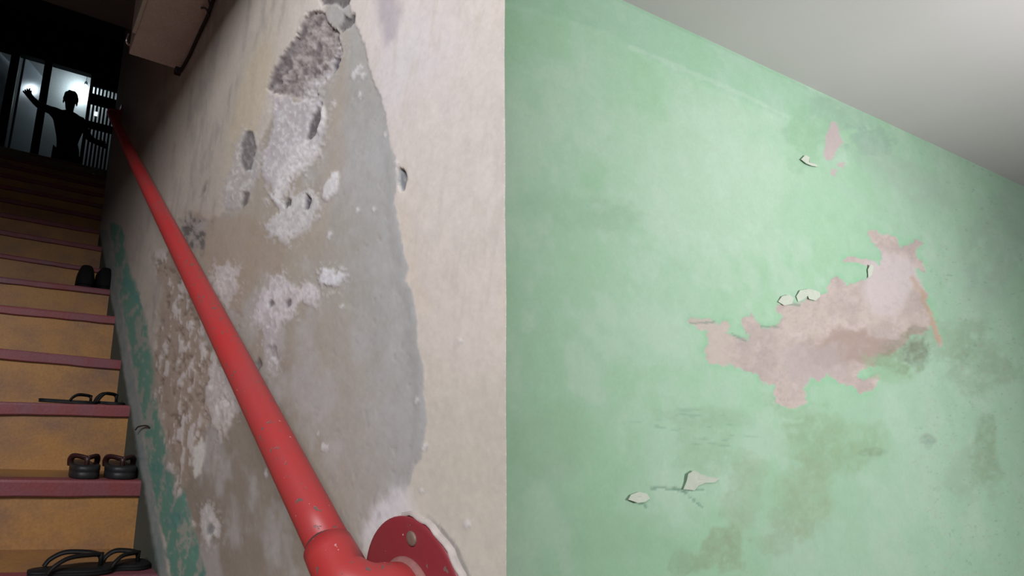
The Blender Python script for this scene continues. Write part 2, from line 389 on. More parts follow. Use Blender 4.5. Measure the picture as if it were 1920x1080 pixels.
    hole([(386, 988), (396, 980), (404, 990), (396, 1004), (388, 1002)], .002, (.24, .25, .25), .8, 3)
    white([(396, 850), (404, 838), (408, 860), (402, 890), (396, 880)], .45, 0, (.45, .40, .38), 6)
    white([(494, 890), (498, 880), (501, 890), (497, 896)], .8, -.001, (.6, .58, .6), 3, 2, .2)
    # white powder round the flange
    d_fl = np.hypot((Yw-.442), (Zw+.157)); ang = np.arctan2(Zw+.157, Yw-.442)
    pw = sstep(.028, .0, np.abs(d_fl-.080)+.020*(fbm(ang*9, d_fl*40, 4, 3)+.1)+.010*px_b)*sstep(.15, .6, np.sin(ang))*sstep(-.2, .25, np.cos(ang))
    mix((.60, .585, .60), np.clip(pw*1.25, 0, 1)*.85); disp += -.0012*np.clip(pw, 0, 1)
    # torn pale rim and grey crack on the flange's other side
    mix((.62, .57, .52), sstep(.006, .002, np.abs(d_fl-.0705+.003*px_b))*sstep(.1, -.3, np.cos(ang)))
    mix((.24, .22, .21), sstep(.005, .001, np.abs(d_fl-.0765+.008*px_a))*sstep(-.15, -.5, np.cos(ang))*.8)
    # the deep crumbled patch
    deep = [(566, 42), (576, 24), (604, 22), (614, 40), (634, 62), (640, 92), (634, 118), (620, 140), (602, 156), (590, 186), (566, 190), (540, 178), (522, 176), (498, 166), (506, 146), (520, 118), (534, 96), (548, 78), (560, 58)]
    q = sdf_poly(x, y, deep)+px_c*6+px_b*7; dmk = sstep(-2, 3, q)
    rock = fbm(x/9, y/9, 4, 50.0)
    mix((.255, .225, .215), dmk); mix((.40, .37, .36), dmk*sstep(-.02, .2, rock)*.8); mix((.13, .115, .12), dmk*sstep(.04, .22, -rock)*.8)
    mix((.12, .105, .11), dmk*sstep(16, 2, sdf_line(x, y, [(500, 164), (524, 118), (552, 74), (566, 50)]))*.6)
    disp += dmk*(.0045 + .0055*np.clip(-rock, -.3, .3) + .002*np.clip(fbm(x/4, y/4, 3, 61.0), -.3, .3)) 
    white([(566, 172), (582, 150), (600, 140), (618, 118), (636, 70), (642, 72), (636, 110), (622, 140), (606, 158), (596, 182), (580, 196), (560, 194)], .7, -.001, (.50, .475, .48), 8)
    hole([(620, 118), (630, 104), (635, 112), (630, 130), (620, 140)], .004, (.14, .135, .15), .9)
    hole([(592, -20), (660, -20), (654, 6), (640, 14), (624, 6), (604, 10)], .003, (.16, .145, .145), .9)
    hole([(634, 52), (644, 26), (652, 34), (664, 26), (664, 42), (652, 52), (640, 60)], .003, (.15, .138, .14), .9)
    hole([(574, 262), (576, 236), (590, 208), (602, 192), (600, 224), (592, 246), (580, 262)], .004, (.15, .135, .14), .95)
    white([(596, 196), (610, 204), (608, 232), (598, 252), (592, 244), (602, 222)], .9, -.002, (.58, .56, .56), 3, 3, .2)
    # bruised crack beside the rail
    cr = sstep(-6, 14, sdf_poly(x, y, [(338, 412), (360, 402), (392, 404), (396, 420), (382, 450), (376, 478), (360, 470), (346, 445)])+px_b*26)
    mix((.24, .225, .215), cr*.85); mix((.09, .085, .085), cr*sstep(.04, .16, px_b+px_c*.5)*.8); mix((.40, .38, .36), cr*sstep(.05, .2, -px_b)*.6)
    disp += cr*.003*px_b
    hole([(372, 372), (380, 348), (388, 340), (386, 354), (378, 370)], .002, (.24, .215, .20), .7)
    # scratches and small bits
    hole([(746, 316), (756, 318), (763, 336), (758, 356), (752, 360), (746, 340)], .003, (.22, .235, .255), .85, 3)
    hole([(750, 316), (758, 318), (763, 332), (757, 334)], .002, (.11, .11, .125), .8, 2)
    for (bx, by, br_) in [(664, 140, 6), (672, 130, 7), (680, 142, 5), (674, 176, 4), (626, 194, 4), (700, 392, 4), (616, 440, 5), (668, 395, 3), (722, 252, 3), (744, 306, 4), (612, 842, 5), (606, 838, 4), (640, 575, 4), (780, 752, 5), (795, 838, 5), (862, 640, 3), (875, 985, 6), (790, 920, 3), (596, 812, 3)]:
        q = np.hypot(x-bx, (y-by)*.7)-br_+px_c*7
        mix((.60, .59, .60), sstep(1.5, -1.5, q)*.7); disp += -.0006*sstep(3, -3, q)
        q = np.hypot(x-bx-4, (y-by-3)*.7)-br_*.55+px_c*6; mix((.30, .29, .29), sstep(1.5, -1.5, q)*.55)
    # pocks
    pk = sstep(.30, .36, fbm(Yw*85, Zw*85, 2, 60.0)); mix((.33, .31, .30), pk*.35*mk); disp += pk*.0004*mk
    # general undulation of the hand-laid plaster
    disp += .004*n_big + .0014*n_mid*(1-mk) + .0002*n_fine + .0001*n_vf
    disp *= np.clip(sstep(3.35, 2.9, Yw)*.8+.2, 0, 1)
    C = np.clip(C*(1+.10*n_fine[..., None]+.12*n_vf[..., None]+.05*px_c[..., None]), .004, .85)
    up = sstep(-22, -110, y); mix((.57, .54, .53), up); disp = disp*(1-up)
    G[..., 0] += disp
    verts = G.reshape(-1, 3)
    idx = np.arange(nc*nrw).reshape(nc, nrw)
    quads = np.stack([idx[:-1, :-1], idx[:-1, 1:], idx[1:, 1:], idx[1:, :-1]], -1).reshape(-1, 4)
    # the end face, back and far end of the slab
    TH = .12; extra = []; ef = []
    base = len(verts)
    back0 = [(D+TH, p[1]+.16, p[2]) for p in G[0, ::8]]; sel0 = list(idx[0, ::8])
    extra += back0
    for i in range(len(sel0)-1): ef.append((sel0[i], base+i, base+i+1, sel0[i+1]))
    b1 = base+len(back0); sel1 = list(idx[-1, ::8]); extra += [(D+TH, p[1], p[2]) for p in G[-1, ::8]]
    for i in range(len(sel1)-1): ef.append((sel1[i+1], b1+i+1, b1+i, sel1[i]))
    for i in range(len(sel0)-1): ef.append((base+i+1, base+i, b1+i, b1+i+1))
    me = bpy.data.meshes.new('wall_right')
    allv = np.concatenate([verts, np.array(extra)])
    me.from_pydata(allv.tolist(), [], quads.tolist()+[tuple(int(v) for v in f) for f in ef]); me.update()
    me.polygons.foreach_set('use_smooth', [True]*len(quads)+[False]*len(ef))
    me.materials.append(M_stair_wall)
    o = bpy.data.objects.new('wall_right', me); COL.objects.link(o)
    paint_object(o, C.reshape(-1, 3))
    tag(o, 'flaking cream and grey plaster wall beside the staircase', kind='structure')
    return o
def sdf_ell(x, y, cx, cy, a, b, ang, n):
    dx, dy = x-cx, y-cy; c, s_ = math.cos(ang), math.sin(ang)
    u, v = (dx*c+dy*s_)/a, (-dx*s_+dy*c)/b
    return sstep(1.15, .6, np.hypot(u, v)+n/max(a, b))
wall_right = build_stair_wall()

# ------------------------------------------------------------------ the green wall and its ceiling
TX, TY = .9988, -.0482            # direction of the green wall, seen from above
NX, NY = .0482, .9988
GD = 1.0                          # its distance from the eye
ZC = 1.436*GD
def on_green(px, py):
    r = ray(px, py); return r*GD/(r[0]*NX+r[1]*NY)
def build_green_wall():
    pa = np.linspace(1165-260, 1940, 356); 
    # columns: verticals of the wall through evenly spaced pixels of the row y = 540
    us = []
    for x_ in pa:
        p = on_green(x_, 540); us.append(p[0]*TX+p[1]*TY)
    us = np.array([u for u in us if u > .52]); us = np.concatenate([[.49], us, np.linspace(us[-1], us[-1]+2.4, 18)[1:]])
    cols = []; nr = 360
    for u in us:
        zs = np.linspace(-1.45, ZC, 500)
        P = np.stack([u*TX+GD*NX+0*zs, u*TY+GD*NY+0*zs, zs], 1); _, py = to_px(P)
        ok = py < 1100; z0 = max(zs[ok].min(), -1.42) if ok.any() else -1
        z = np.concatenate([np.linspace(-1.45, z0, 5, endpoint=False), np.linspace(z0, ZC+.003, nr)])
        cols.append(np.stack([u*TX+GD*NX+0*z, u*TY+GD*NY+0*z, z], 1))
    G = np.array(cols); nc, nrw, _ = G.shape
    x, y = to_px(G); U = G[..., 0]*TX+G[..., 1]*TY; Z = G[..., 2]
    nb = fbm(U*1.6, Z*1.6, 4, 2.2); nm = fbm(U*7, Z*7, 5, 8.8); nf = fbm(U*30, Z*30, 4, 15.1); nv = fbm(U*110, Z*110, 3, 33)
    pa_ = fbm(x/60, y/60, 5, 4.4); pb = fbm(x/16, y/16, 4, 11.0); pc = fbm(x/6, y/6, 3, 19.0)
    C = np.ones(G.shape)*np.array((.265, .545, .36)); disp = np.zeros(x.shape)
    def mix(c, mask):
        nonlocal C
        C = C*(1-mask[..., None])+np.array(c)*mask[..., None]
    mix((.33, .575, .44), sstep(-.12, .2, nb)*.6)
    mix((.23, .53, .31), sstep(.0, .22, -nm)*.45)
    mix((.37, .59, .47), sstep(.02, .2, nm)*.5)
    mix((.20, .48, .28), sstep(60, -200, x-1010)*.0)
    # paler field in the upper middle
    mix((.385, .60, .48), sdf_ell(x, y, 1330, 330, 250, 150, .3, pa_*180)*.55)
    # greyer, bluer lower right
    mix((.27, .46, .37), sstep(1350, 1800, x+.2*y-100+120*pa_)*.45)
    # plaster band below the ceiling
    bd = sdf_poly(x, y, [(880, -60), (1180, -20), (1440, 130), (1560, 190), (1500, 228), (1440, 212), (1300, 152), (1130, 62), (1000, 20), (880, 0)])
    bm_ = sstep(-6, 6, bd+pb*8+pa_*10)
    mix((.235, .50, .35), bm_*.45); disp += -.004*bm_
    ln = sdf_line(x, y, [(1180, 88), (1300, 140), (1400, 182), (1480, 222)]); mix((.40, .62, .50), sstep(6, 2, ln+pb*8)*.4); 
    # damp blotches
    def blot(cx, cy, a, b, ang, col, amt, ragged=1.0):
        mk = sdf_ell(x, y, cx, cy, a, b, ang, (pa_*120+pb*60)*ragged)
        mix(col, mk*amt*np.clip(.75+1.2*pb+.9*pc, .2, 1))
    blot(1512, 250, 62, 66, 0, (.205, .455, .285), .75)
    blot(1575, 215, 60, 22, .35, (.24, .44, .345), .7)
    blot(1630, 262, 34, 20, .3, (.20, .36, .31), .6)
    blot(1500, 390, 70, 70, 0, (.235, .50, .33), .5)
    blot(1690, 330, 110, 34, .5, (.26, .42, .35), .55)
    blot(1860, 470, 60, 130, .1, (.24, .38, .31), .6)
    blot(1840, 690, 60, 60, .2, (.22, .36, .24), .7)
    blot(1790, 640, 46, 40, .2, (.22, .36, .24), .6)
    blot(1850, 850, 26, 80, 0, (.205, .35, .22), .75)
    blot(1825, 900, 50, 50, 0, (.23, .37, .25), .5)
    blot(1738, 824, 14, 12, 0, (.15, .27, .22), .7, .3)
    blot(1560, 830, 95, 60, .15, (.215, .385, .215), .75)
    blot(1635, 848, 26, 8, 0, (.17, .27, .17), .6, .3)
    blot(1500, 940, 60, 70, .3, (.25, .385, .235), .75)
    blot(1400, 940, 34, 70, .2, (.25, .40, .25), .6)
    blot(1355, 1030, 46, 36, .2, (.235, .355, .21), .8)
    blot(1455, 1020, 40, 40, 0, (.25, .39, .26), .6)
    blot(1265, 1058, 40, 24, 0, (.22, .37, .23), .7)
    blot(1310, 780, 90, 20, .1, (.22, .43, .28), .6)
    blot(1320, 840, 40, 46, .2, (.23, .44, .27), .6)
    blot(1090, 400, 120, 40, .2, (.225, .47, .30), .5)
    blot(1150, 420, 60, 40, .2, (.225, .46, .30), .4)
    blot(1050, 820, 90, 70, 0, (.24, .46, .29), .45)
    blot(1490, 760, 50, 30, .3, (.21, .42, .24), .6)
    blot(1180, 1010, 140, 50, .1, (.23, .47, .30), .4)
    # scrapes: bluish drag marks
    sc = sstep(.12, .24, fbm((x+.4*y)/50, y/4.5, 3, 90.0))*sdf_ell(x, y, 1300, 800, 130, 40, .15, pa_*60)
    mix((.17, .36, .27), sc*.5)
    lum = (C*np.array((.25, .6, .15))).sum(-1, keepdims=True); C = (C*.76+lum*.24)*np.array((1.03, 1.0, .93))
    # the big peel: pinkish undercoat
    Z1 = lambda pts: [(1240+a/2.5714, 380+b/2.5714) for a, b in pts]
    peel = Z1([(130, 568), (150, 552), (200, 560), (250, 566), (285, 588), (300, 570), (332, 572), (330, 612), (300, 630), (345, 640), (420, 664), (412, 620), (382, 590), (400, 560), (432, 540), (462, 570), (490, 600), (530, 598), (572, 590), (580, 560), (575, 535), (540, 518), (560, 492), (620, 496), (660, 488), (700, 466), (740, 470), (775, 440), (800, 440), (802, 400), (822, 372), (852, 360), (880, 372), (895, 402), (935, 380), (990, 368), (1004, 336), (985, 300), (940, 286), (878, 284), (880, 268), (960, 264), (1010, 276), (1052, 300), (1066, 250), (1052, 215), (1010, 180), (998, 140), (1015, 122), (1050, 146), (1085, 152), (1130, 170), (1160, 206), (1200, 196), (1245, 182), (1262, 198), (1225, 232), (1235, 262), (1265, 290), (1272, 330), (1248, 320), (1222, 316), (1232, 360), (1262, 400), (1282, 440), (1300, 520), (1325, 580), (1352, 650), (1354, 700), (1325, 650), (1300, 600), (1262, 640), (1210, 640), (1180, 690), (1100, 740), (1050, 750), (1030, 790), (960, 800), (930, 845), (985, 850), (1045, 826), (1050, 850), (1010, 910), (960, 925), (915, 880), (860, 870), (800, 836), (760, 862), (720, 850), (692, 900), (704, 960), (650, 990), (620, 998), (560, 962), (540, 920), (545, 876), (500, 872), (470, 850), (440, 812), (380, 796), (300, 780), (235, 770), (206, 725), (232, 676), (222, 625), (180, 600), (146, 585)])
    q = sdf_poly(x, y, peel); pm = sstep(-1.6, 1.6, q+pc*9+pb*9)
    mix((.21, .49, .28), sstep(14, 0, np.abs(q))*(1-pm)*.45*sstep(-.2, .2, pa_+.1))
    P = np.ones(G.shape)*np.array((.47, .41, .37))
    t = (sstep(-.05, .2, pb)*.6)[..., None]; P = P*(1-t)+np.array((.53, .445, .43))*t
    t = (sstep(.02, .22, pa_)*.5)[..., None]; P = P*(1-t)+np.array((.36, .30, .29))*t
    t = (sstep(.05, .2, pc+.5*pb)*.35)[..., None]; P = P*(1-t)+np.array((.33, .27, .255))*t
    t = (sstep(1400, 1330, x+60*pa_)*.6)[..., None]; P = P*(1-t)+np.array((.50, .455, .395))*t
    t = (sdf_ell(x, y, 1665, 530, 60, 70, 0, pa_*60)*.6)[..., None]; P = P*(1-t)+np.array((.53, .485, .50))*t
    t = (sdf_ell(x, y, 1600, 652, 105, 42, -.1, pa_*150+pb*70)*.75)[..., None]; P = P*(1-t)+np.array((.31, .235, .20))*t
    t = (sdf_ell(x, y, 1530, 685, 80, 44, .2, pa_*120+pb*60)*.6)[..., None]; P = P*(1-t)+np.array((.40, .345, .345))*t
    t = (sstep(12, 3, sdf_line(x, y, [(1712, 520), (1738, 560), (1756, 610), (1764, 640)])+pb*20)*.6)[..., None]; P = P*(1-t)+np.array((.42, .30, .18))*t
    t = (sstep(.12, .25, -pb)*.35)[..., None]; P = P*(1-t)+np.array((.40, .34, .33))*t
    C = C*(1-pm[..., None])+P*pm[..., None]
    disp += .0022*pm
    blot(1690, 655, 40, 28, .1, (.20, .22, .15), .75)
    blot(1715, 665, 24, 22, .1, (.15, .19, .13), .6, .5)
    blot(1660, 690, 50, 22, .2, (.24, .40, .24), .55)
    # thin dark torn edges
    for ln_, w in (([(1372, 626), (1400, 640)], 1.6), ([(1458, 566), (1498, 572)], 1.8), ([(1428, 612), (1462, 613)], 1.6), ([(1296, 606), (1340, 604)], 1.5)):
        mix((.20, .27, .22), sstep(w+1.2, w-.6, sdf_line(x, y, ln_)+pc*4)*.7); disp += .0012*sstep(w+1, 0, sdf_line(x, y, ln_))
    # small peels near the ceiling
    for poly in ([(1551, 250), (1560, 228), (1570, 230), (1574, 250), (1582, 264), (1572, 280), (1562, 298), (1550, 302), (1545, 286), (1548, 268)], [(1572, 306), (1584, 304), (1582, 314), (1574, 312)], [(1560, 316), (1570, 318), (1566, 332), (1560, 326)]):
        q = sdf_poly(x, y, poly); k = sstep(-2, 2, q+pc*6); mix((.47, .385, .385), k*.9); disp += .0015*k
    # speckle of lost paint, right side
    spk = sstep(.24, .32, fbm(x/5.5, y/5.5, 3, 70.0))*sstep(1660, 1760, x+60*pa_)*sstep(380, 440, y)
    mix((.36, .36, .29), spk*.5); mix((.16, .27, .22), sstep(.26, .34, fbm(x/6, y/6, 3, 83.0))*sstep(1640, 1800, x+80*pa_)*.45)
    # thin dark grooved lines under the two loose flakes
    for ln_ in ([(1190, 940), (1205, 944), (1212, 952)], [(1222, 916), (1240, 914), (1258, 918), (1280, 920)], [(1284, 922), (1300, 936), (1316, 950)], [(1264, 916), (1278, 920), (1320, 918)]):
        mix((.12, .24, .18), sstep(3.0, .8, sdf_line(x, y, ln_)+pc*5)*.6); disp += .0015*sstep(3, .5, sdf_line(x, y, ln_))
    disp += .006*nb+.0016*nm+.0002*nf
    C = np.clip(C*(1+.07*nf[..., None]+.06*nv[..., None]+.05*pc[..., None]), .01, .85)
    disp *= sstep(0, .02, ZC-Z)*.9+.1
    G[..., 0] += NX*disp; G[..., 1] += NY*disp
    idx = np.arange(nc*nrw).reshape(nc, nrw)
    quads = np.stack([idx[:-1, :-1], idx[1:, :-1], idx[1:, 1:], idx[:-1, 1:]], -1).reshape(-1, 4)
    me = bpy.data.meshes.new('wall_front'); me.from_pydata(G.reshape(-1, 3).tolist(), [], quads.tolist()); me.update()
    me.polygons.foreach_set('use_smooth', [True]*len(quads)); me.materials.append(M_green_wall)
    o = bpy.data.objects.new('wall_front', me); COL.objects.link(o); paint_object(o, C.reshape(-1, 3))
    tag(o, 'damp mint green wall with a large pinkish peeled patch', kind='structure')
    return o
wall_front = build_green_wall()
# loose curls of paint on the green wall (children of the wall)
def flake(pts_px, lift, curl, mat=M_flake):
    """a thin curled flake: outline in wall coordinates, bulging off the wall along one side"""
    P = [on_green(*p) for p in pts_px]; c = sum(P)/len(P)
    nrm = np.array([-NX, -NY, 0]); n = len(P)
    zmin = min(p[2] for p in P); zmax = max(p[2] for p in P)
    rings = []
    for k, f in enumerate((1.0, .66, .3)):
        rings.append([c+(p-c)*f + nrm*(.003+lift*(1 if curl == 0 else ((p[2]-zmin)/(zmax-zmin+1e-6) if curl > 0 else (zmax-p[2])/(zmax-zmin+1e-6)))*f**1.5 + .002*(1-f)) for p in P])
    v = [p for r in rings for p in r]+[c+nrm*.004]
    f = [(i, (i+1) % n, n+(i+1) % n, n+i) for i in range(n)]+[(n+i, n+(i+1) % n, 2*n+(i+1) % n, 2*n+i) for i in range(n)]+[(2*n+i, 2*n+(i+1) % n, 3*n) for i in range(n)]
    o = mesh_obj('paint_flake', v, f, mat, wall_front)
    md = o.modifiers.new('thick', 'SOLIDIFY'); md.thickness = .0012; md.offset = 0
    return o
flake([(1173, 936), (1180, 927), (1195, 922), (1210, 925), (1214, 934), (1204, 940), (1190, 942)], .005, -1)
flake([(1279, 917), (1284, 902), (1286, 888), (1297, 881), (1308, 888), (1322, 893), (1345, 897), (1336, 904), (1318, 905), (1306, 910), (1300, 919)], .004, 1)
flake([(1456, 566), (1462, 556), (1474, 553), (1484, 559), (1482, 570), (1468, 573)], .004, 1)
flake([(1490, 556), (1496, 545), (1512, 542), (1532, 548), (1534, 556), (1526, 564), (1514, 561), (1518, 552), (1506, 552), (1504, 562), (1494, 566)], .004, 1)
flake([(1498, 300), (1506, 292), (1514, 296), (1514, 305), (1526, 309), (1530, 314), (1518, 312), (1508, 308)], .003, 0)
flake([(1624, 506), (1628, 496), (1634, 500), (1632, 516), (1626, 522)], .003, 1)
# ceiling over the green wall
c0 = np.array([.49*TX+GD*NX, .49*TY+GD*NY]); c1 = np.array([6.4*TX+GD*NX, 6.4*TY+GD*NY])
cv = []; nu, nv_ = 40, 24
for i in range(nu+1):
    for j in range(nv_+1):
        b = c0+(c1-c0)*i/nu; p = b-np.array([NX, NY])*(2.9*(j/nv_)**1.5) + np.array([NX, NY])*.02
        cv.append((p[0], p[1], ZC+.004*math.sin(i*1.7+j)*(.2+j/nv_)*.5))
cf = [(i*(nv_+1)+j, i*(nv_+1)+j+1, (i+1)*(nv_+1)+j+1, (i+1)*(nv_+1)+j) for i in range(nu) for j in range(nv_)]
tag(mesh_obj('ceiling', cv, cf, M_ceiling, None, True), 'off-white ceiling sloping into view above the green wall', kind='structure')

# ------------------------------------------------------------------ stair well shell
GO, RI = .251, .18
Y0, Z0 = 1.314, -.3546
XL = -1.45                                            # left side of the stair
NTOP = 14
YL, ZL = Y0+NTOP*GO, Z0+NTOP*RI                      # landing
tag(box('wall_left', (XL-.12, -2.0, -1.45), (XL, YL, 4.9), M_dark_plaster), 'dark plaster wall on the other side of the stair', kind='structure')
tag(box('floor', (XL-.12, -2.6, -1.55), (6.6, 1.2, -1.4345), M_floor), 'cement floor at the foot of the stair', kind='structure')
CE = onZ(150, 24, 2.3)[1]
tag(box('shade_beam', (XL, .60, .975), (D+.1, .75, 2.42), M_cream, None, .005), 'unseen plastered beam added across the foot of the stair to shade the upper steps', kind='structure')  # out of view, added to cut the lamp light on the upper stair
tag(box('ceiling', (XL, .5, 2.3), (D+.1, CE, 2.42), simple('soffit_grey', (.34, .32, .33), .85, noise=.1, scale=9)), 'grey soffit above the stair', kind='structure')
tag(box('floor', (-1.9, YL, ZL-.12), (1.5, 8.2, ZL), M_floor), 'dark landing at the top of the stair', kind='structure')
YP = 6.8                                             # partition at the back of the landing
YB = 7.5                                             # pale wall of the lit room beyond

# staircase: each step with its own nosing
stair = empty('staircase', (0, Y0, Z0)); tag(stair, 'ochre yellow staircase with red nosings climbing into the dark', 'stairs')
fit = {0: (-.010, -.030), 1: (-.0152, -.004), 2: (.0087, .031), 3: (-.0045, -.004), 4: (.0211, .0234), 5: (.009, .0256), 6: (-.0137, .0007)}
nose_h = {-1: .044, 0: .044, 1: .043, 2: .038, 3: .037, 4: .034, 5: .029, 6: .024}
step_top = {}
def tilt_z(k, x):
    dz, t = fit.get(k, (0, 0)); return Z0+k*RI+dz+t*(x-D)
XR = D+.004
for k in range(-5, NTOP+1):
    y0 = Y0+k*GO; right = XR if y0 < 3.3 else 1.2
    n = 14; xs = np.linspace(XL, right, n+1)
    nh = nose_h.get(k, .03)
    # riser + tread block
    v = []; f = []
    zb = -1.4345 if k == -5 else None
    for x_ in xs:
        zt = tilt_z(k, x_)-.004; zl = (tilt_z(k-1, x_)-.02) if k > -5 else -1.4345
        w = .002*math.sin(x_*9+k)+random.uniform(-.001, .001)
        v += [(x_, y0+.014+w, zl), (x_, y0+.014+w*.5, (zl+zt)/2), (x_, y0+.014+w, zt), (x_, y0+GO+.03, zt), (x_, y0+GO+.03, zl)]
    for i in range(n):
        for j in range(4): f.append((5*i+j, 5*(i+1)+j, 5*(i+1)+j+1, 5*i+j+1))
    f += [(0, 1, 2, 3, 4), tuple(5*n+j for j in (4, 3, 2, 1, 0))]
    if k < NTOP: st = mesh_obj('step', v, f, M_yellow, stair)
    else:
        st = mesh_obj('step', v, f, M_yellow, stair)
    st.location = (0, -Y0, -Z0)
    # red nosing: rounded front strip turned over the edge
    prof = [(.050, 0.0), (.008, 0.0), (.002, -.002), (0.0, -.008), (0.0, -nh+.003), (.003, -nh), (.02, -nh), (.02, -.006), (.05, -.006)]
    v = []; f = []; m_ = len(prof)
    xs = np.linspace(XL, right-.001, 29)
    for x_ in xs:
        zt = tilt_z(k, x_); wy = random.uniform(-.0012, .0012); wz = random.uniform(-.0012, .0012)
        for a, b in prof: v.append((x_, y0+a+(wy if b > -nh*.9 else 0), zt+b+(wz if b < -.02 else 0)))
    for i in range(28):
        for j in range(m_): f.append((m_*i+j, m_*i+(j+1) % m_, m_*(i+1)+(j+1) % m_, m_*(i+1)+j))
    f += [tuple(range(m_))[::-1], tuple(28*m_+j for j in range(m_))]
    no = mesh_obj('nosing', v, f, M_red_nose, st)
    bmx = bmesh.new(); bmx.from_mesh(no.data); bmesh.ops.recalc_face_normals(bmx, faces=bmx.faces); bmx.to_mesh(no.data); bmx.free()

# ------------------------------------------------------------------ red handrail
RX, RZ0, SL = .316, -.492, .736
axis = lambda Y, o=0.0: (RX, Y, RZ0+SL*Y+o)
rail = empty('handrail', (D, .442, -.157)); tag(rail, 'chipped red pipe handrail running up the peeling wall', 'handrail')
off = Vector((-D, -.442, .157))
def rp(name, bm, mat, parent=rail, smooth=True):
    o = bm_obj(name, bm, mat, parent, smooth)
    if parent is rail: o.location = off
    for p in o.data.polygons: p.use_smooth = smooth and len(p.vertices) < 8
    return o
ysamp = np.linspace(.485, 2.93, 60)
rp('pipe', tube_bm([(RX+.0012*math.sin(y*2.1), y, RZ0+SL*y+.002*math.sin(y*1.7+1)) for y in ysamp], .0236, 40), M_rail)
def arc_path(Yw, sgn):
    """down the pipe axis, then a bend to +X into the wall; sgn +1 = lower end"""
    d = Vector((0, 1, SL)).normalized()*(-sgn); E = Vector(axis(Yw))
    p = [E-d*(.069 if sgn > 0 else .058), E-d*.056 if sgn > 0 else E-d*.048, E-d*.0345]
    c = .0345
    for t in np.linspace(.12, 1, 10):
        a = t*math.pi/2
        p.append(E - d*c*(1-math.sin(a)) + Vector((1, 0, 0))*c*(1-math.cos(a)))
    p.append(E+Vector((1, 0, 0))*(D-RX+.004))
    if sgn > 0:      # the lower outlet rises a little to the flange
        p = [q + Vector((0, -.003, .012))*max(0, min(1, (i-2)/9)) for i, q in enumerate(p)]
    return p
ep = arc_path(.4445, 1)
el = rp('elbow', tube_bm(ep, [.0266, .0272]+[.0276]*(len(ep)-2), 40), M_rail)
lip = Vector((0, 1, SL)).normalized(); L0 = Vector(axis(.4445))+lip*.069
rp('joint_seam', tube_bm([L0-lip*.001, L0+lip*.0022, L0+lip*.004], [.0258, .0246, .0238], 40), simple('seam_grime', (.09, .03, .03), .8))
# flange disc on the wall with a bead round the socket, two bolts, a bare worn rim
FY, FZ = .442, -.1555
def lathe_x(prof, n=56, cy=FY, cz=FZ):
    bm = bmesh.new(); rings = []
    for (r, xo) in prof: rings.append([bm.verts.new((D-xo, cy+r*math.cos(2*math.pi*k/n), cz+r*math.sin(2*math.pi*k/n))) for k in range(n)])
    for a, b in zip(rings, rings[1:]):
        for k in range(n): bm.faces.new((a[k], a[(k+1) % n], b[(k+1) % n], b[k]))
    bm.faces.new(rings[-1]); bm.faces.new(rings[0][::-1])
    return bm
rp('flange', lathe_x([(.0700, -.004), (.0700, .003), (.0690, .0045), (.065, .0052), (.030, .0062), (.028, .0062)]), M_flange)

rp('socket_bead', lathe_x([(.0345, .004), (.0345, .0075), (.033, .0105), (.030, .0125), (.0274, .013), (.022, .013)]), simple('dusty_red', (.26, .11, .10), .7, noise=.3, scale=120, bump=.3))
def arc_rim(a0, a1, prof, n=40):
    bm = bmesh.new(); rings = []
    for k in range(n+1):
        a = a0+(a1-a0)*k/n; e = min(1, 6*k/n, 6*(n-k)/n)
        rings.append([bm.verts.new((D-xo*(.3+.7*e), FY+(r+.0012*math.sin(a*17)+.0008*math.sin(a*41))*math.cos(a), FZ+(r+.0012*math.sin(a*17))*math.sin(a))) for r, xo in prof])
    for a, b in zip(rings, rings[1:]):
        for k in range(len(prof)-1): bm.faces.new((a[k], a[k+1], b[k+1], b[k]))
    return bm
def bolt(a, r=.052, cy=FY, cz=FZ, s=1.0):
    by, bz = cy+r*math.cos(a), cz+r*math.sin(a)
    rp('bolt', lathe_x([(.0068*s, .004), (.0068*s, .0066), (.0058*s, .0074), (.003*s, .0076)], 12, by, bz), M_rust)
rp('worn_rim', arc_rim(math.radians(78), math.radians(285), [(.0745, -.004), (.0742, .0018), (.0722, .0044), (.0706, .0052), (.0700, .0046)]), M_rim)
bolt(math.radians(96)); bolt(math.radians(186)); bolt(math.radians(6)); bolt(math.radians(276))
# the upper end turns into the wall too
ep2 = arc_path(3.0, -1); rp('elbow', tube_bm(ep2, .0268, 24), M_rail)
rp('flange', lathe_x([(.06, -.004), (.06, .004), (.03, .006), (.028, .006)], 32, 3.0, RZ0+SL*3.0), M_flange)

# ------------------------------------------------------------------ board box high on the wall, its cable
bx = empty('wall_box', (D, 1.3, 1.15)); tag(bx, 'pinkish flat-bottomed box fixed high on the stair wall', 'box')
def bpart(name, lo, hi, mat, bev=.003):
    o = box(name, lo, hi, mat, bx, bev); o.location = (-D, -1.3, -1.15); return o
bpart('box_body', (.203, .9, 1.15), (D+.004, 1.615, 1.5), M_box, .004)
es = bpart('edge_strip', (.190, .9, 1.146), (.203, 1.50, 1.19), M_pale, .002)
hk = bm_obj('hook', tube_bm(bez([(.192, 1.60, 1.215), (.189, 1.607, 1.198), (.192, 1.612, 1.188), (.202, 1.616, 1.186), (.212, 1.613, 1.19), (.215, 1.61, 1.2)], 8), .0035, 10), M_chrome, bx, True); hk.location = (-D, -1.3, -1.15)
cab = empty('cable', (.366, 1.6, 1.14)); tag(cab, 'black cable running along the box where it meets the wall', 'cable')
cpts = [onX(x_, y_, .366) for x_, y_ in ((338, 134), (345, 122), (356, 102), (366, 80), (377, 56), (390, 28), (398, 4), (410, -24))]
o = bm_obj('cable_run', tube_bm(bez(cpts, 8), .0055, 10), M_cable, cab, True); o.location = (-.366, -1.6, -1.14)
